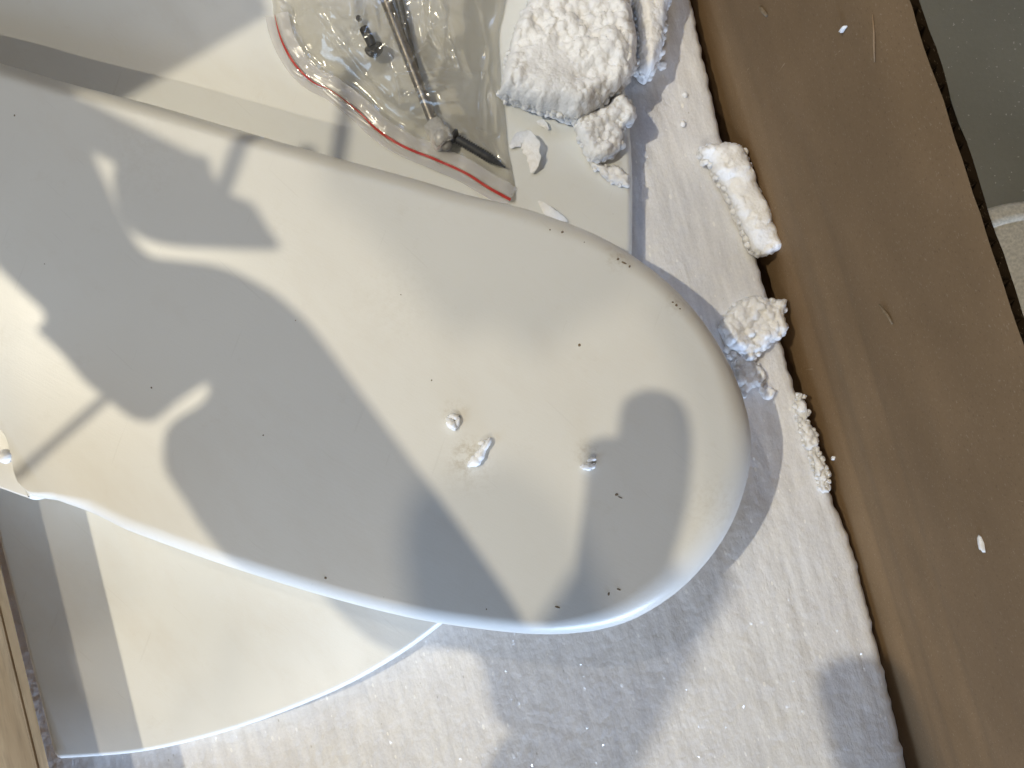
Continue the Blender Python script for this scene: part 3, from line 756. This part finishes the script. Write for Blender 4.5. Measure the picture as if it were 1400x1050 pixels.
# hardware inside
def axis_lathe(a, b, prof, seg=14):
    bm = bmesh.new(); a, b = Vector(a), Vector(b); tube(bm, [a.lerp(b, t) for t, r in prof], [r for t, r in prof], seg); return bm
HZ = BZ+.0045
a, b = P(512, -40, HZ+.001), P(592, 166, HZ)
N = 52; prof = [(i/(2*N), .0031 if i % 2 else .0026) for i in range(2*N+1)]
rod = empty('threaded_rod', (a+b)/2, 'long grey threaded rod inside the clear bag', 'rod')
link('shaft', axis_lathe(a, b, prof), M_steel, rod)
a, b = P(559, -30, HZ-.001), P(575, 100, HZ-.0015)
rod2 = empty('threaded_rod', (a+b)/2, 'shorter darker threaded rod right of the long one', 'rod')
a, b = P(538, -30, HZ-.001), P(568, 95, HZ-.0015)
rod2.location = (a+b)/2
link('shaft', axis_lathe(a, b, [(i/140, .0021 if i % 2 else .0017) for i in range(141)]), M_dark, rod2)
cap = empty('nylon_spacer', P(601, 184, HZ), 'translucent nylon spacer at the end of the long rod', 'spacer')
bm = bmesh.new(); a, b = P(590, 168, HZ), P(610, 198, HZ+.001)
tube(bm, [a.lerp(b, t) for t in (0, .02, .45, .5, .95, 1, 1, .6)], [.004, .0052, .0054, .0062, .0062, .0054, .0036, .0034], 20); link('body', bm, M_cap, cap)
bm = bmesh.new(); ball(bm, b, .0032, 2); link('core', bm, M_cap, cap)
a, b = P(511, 66, HZ+.002), P(489, 22, HZ-.001)
bolt = empty('black_bolt', a, 'black bolt with a round domed head inside the bag', 'bolt')
bm = bmesh.new(); u = (b-a).normalized(); 
tube(bm, [a-u*.0042, a-u*.0038, a-u*.0026, a-u*.0008, a+u*.001, a+u*.0014], [.0012, .0028, .0043, .0050, .0050, .0044], 24); 
bmesh.ops.rotate(bm, verts=bm.verts, cent=a, matrix=Matrix.Rotation(.95, 3, u.cross(Vector((0, 0, 1))).normalized())); link('head', bm, M_black, bolt)
link('shank', axis_lathe(a+u*.001, a.lerp(b, .62), [(i/30, .0026 if i % 2 else .0021) for i in range(31)]), M_black, bolt)
link('tip', axis_lathe(a.lerp(b, .88), b, [(0, .0014), (.5, .0016), (1, .001)]), M_dark, bolt)
a, b = P(622, 188, HZ), P(691, 229, HZ-.002)
sc_ = empty('dark_screw', a, 'dark pointed screw lying along the seal of the bag', 'screw')
link('thread', axis_lathe(a, b, [(i/44, (.0028 if i % 2 else .0019)*(1 if i < 30 else max(.2, 1-(i-30)/16))) for i in range(45)]), M_dark, sc_)
link('head', axis_lathe(a-(b-a)*.06, a+(b-a)*.03, [(0, .0042), (.4, .0044), (1, .0026)], 18), M_dark, sc_)

# ---------------------------------------------------------------- the person whose raised arms shade the boards (stands outside the frame)
def SH(px, py, z):                       # the point at height z on the ray from the far lamp to this spot of the upper board
    q = on_top(px, py); return q + (LA-q)*((z-q.z)/(LA.z-q.z))
def SF(px, py, z):                       # likewise for a spot of the foam sheet
    q = P(px, py, 0); return q + (LA-q)*((z-q.z)/(LA.z-q.z))
nodes = {}; edges = []; order = []
def node(k, co, r): nodes[k] = (Vector(co), r); order.append(k)
def edge(*ks):
    for a, b in zip(ks, ks[1:]): edges.append((a, b))
node('pelvis', (-1.05, -1.05, .95), .12); node('chest', (-.85, -.72, 1.02), .12); node('neck', (-.76, -.62, 1.08), .055); node('head', (-.72, -.56, 1.13), .08); node('crown', (-.70, -.52, 1.19), .065)
edge('pelvis', 'chest', 'neck', 'head', 'crown')
node('shl', (-.66, -.74, .96), .045); node('eln', SH(655, 1040, .485), .022); edge('chest', 'shl', 'eln')
node('shr', (-.84, -.48, .97), .045); node('elr', SH(862, 800, .68), .018); node('wrr', SH(862, 800, .475), .015); edge('chest', 'shr', 'elr', 'wrr')
me = bpy.data.meshes.new('person'); idx = {k: i for i, k in enumerate(order)}
me.from_pydata([nodes[k][0] for k in order], [(idx[a], idx[b]) for a, b in edges], []); person = bpy.data.objects.new('person', me); COL.objects.link(person)
person.modifiers.new('skin', 'SKIN')
for k in order: me.skin_vertices[0].data[idx[k]].radius = (nodes[k][1]*1.0, nodes[k][1]*1.0)
me.skin_vertices[0].data[0].use_root = True
me.materials.append(M_sleeve)
person.modifiers['skin'].use_smooth_shade = True; person.modifiers.new('sub', 'SUBSURF').levels = 2; person.modifiers['sub'].render_levels = 2
tag(person, 'person in a dark knit sleeve leaning over the box with both arms raised', 'person')
def shadow_slab(name, outline, z, th, r, m_, parent):  # added unseen slabs, outlined so that they throw the arm-shaped shadows
    pl = [SH(a, b, z) for a, b in outline]; ob = resample(catmull([(p.x, p.y) for p in pl], True, 5), .0022)
    return rounded_board([Vector((p.x, p.y)) for p in ob], lambda x, y: z+th/2, th, r, m_, parent, name, None, 5)
shadow_slab('sleeve', [(690, 825), (722, 905), (715, 990), (690, 1060), (600, 1040), (560, 930), (440, 900), (310, 755), (265, 690), (240, 650), (238, 605), (252, 575), (285, 555), (299, 540), (297, 525), (283, 519), (262, 528), (232, 548), (203, 572), (190, 576), (168, 560), (150, 545), (130, 530), (98, 492), (62, 455), (74, 436), (38, 400), (0, 362), (-60, 300), (-150, 200), (-120, 90), (0, 84), (78, 110), (104, 160), (112, 200), (140, 262), (160, 302), (178, 332), (205, 350), (250, 356), (300, 364), (350, 388), (385, 415), (420, 452), (500, 560), (600, 694)], .455, .03, .006, M_sleeve, person)
shadow_slab('hand', [(172, 200), (165, 225), (162, 255), (172, 290), (192, 322), (232, 336), (300, 340), (345, 342), (376, 338), (356, 305), (338, 276), (312, 266), (296, 262), (285, 240), (272, 210), (256, 236), (240, 245), (212, 226), (180, 195), (110, 142), (60, 118), (0, 90), (-60, 100), (0, 150), (80, 140), (140, 168)], .455, .016, .003, M_skin, person)
shadow_slab('hand', [(793, 860), (797, 790), (804, 730), (812, 665), (811, 620), (818, 603), (836, 597), (854, 600), (858, 575), (864, 550), (881, 536), (901, 533), (921, 546), (932, 577), (934, 622), (929, 682), (916, 735), (900, 785), (893, 830), (880, 862), (850, 872), (812, 872)], .46, .022, .006, M_skin, person)
def shadow_slab_b(outline, z, th):  # unseen slabs added under the near lamp to cast soft shadow lobes
    pl = []
    for a, b in outline:
        q = on_top(a, b); pl.append(q + (LB-q)*((z-q.z)/(LB.z-q.z)))
    ob = resample(catmull([(p.x, p.y) for p in pl], True, 5), .004)
    return rounded_board([Vector((p.x, p.y)) for p in ob], lambda x, y: z+th/2, th, .004, M_sleeve, person, 'shadow_flap', None, 4)
shadow_slab_b([(440, 215), (480, 270), (540, 335), (588, 405), (618, 436), (650, 440), (680, 424), (704, 444), (734, 464), (768, 455), (800, 420), (850, 400), (900, 330), (860, 180), (600, 120)], .80, .02)
shadow_slab_b([(884, 385), (918, 460), (946, 555), (966, 650), (1010, 690), (1070, 560), (1010, 400), (930, 320)], .80, .02)
shadow_slab_b([(560, 690), (630, 664), (690, 650), (740, 682), (786, 742), (830, 900), (600, 900), (555, 780)], .80, .02)
pl = [SF(a, b, .60) for a, b in ((1128, 935), (1150, 905), (1190, 898), (1240, 925), (1300, 1100), (1230, 1160), (1165, 1075), (1140, 990))]
ob = resample(catmull([(p.x, p.y) for p in pl], True, 5), .003)
rounded_board([Vector((p.x, p.y)) for p in ob], lambda x, y: .61, .02, .004, M_sleeve, person, 'shadow_flap', None, 4)  # added unseen slab that shades the foam's lower right corner
# unseen strands and a flat sheet, added to cast thin shadows and corner shade
cord = empty('shadow_cord', SH(150, 540, .455), 'thin dark cord added unseen to cast stick-thin shadows', 'cord')
bm = bmesh.new(); tube(bm, [SH(18, 655, .45), SH(80, 600, .452), SH(152, 538, .455)], .0022, 8); link('strand', bm, M_black, cord)
bm = bmesh.new(); tube(bm, [SH(298, 280, .45), SH(316, 230, .45), SH(340, 165, .45)], .0034, 8); link('strand', bm, M_black, cord)
bm = bmesh.new(); tube(bm, [SH(380, 192, .46), SH(390, 130, .46), SH(408, 40, .47)], .0032, 8); link('strand', bm, M_black, cord)
lf = [SH(a, b, .47) for a, b in ((262, -30), (55, 98), (20, 112), (-200, 150), (-260, -150), (150, -330))]
ob = resample([(p.x, p.y) for p in lf], .003)
tag(rounded_board([Vector((p.x, p.y)) for p in ob], lambda x, y: .482, .003, .0012, M_cream, None, 'blocker', None, 2), 'added unseen leaflet held in the raised hand', 'blocker')
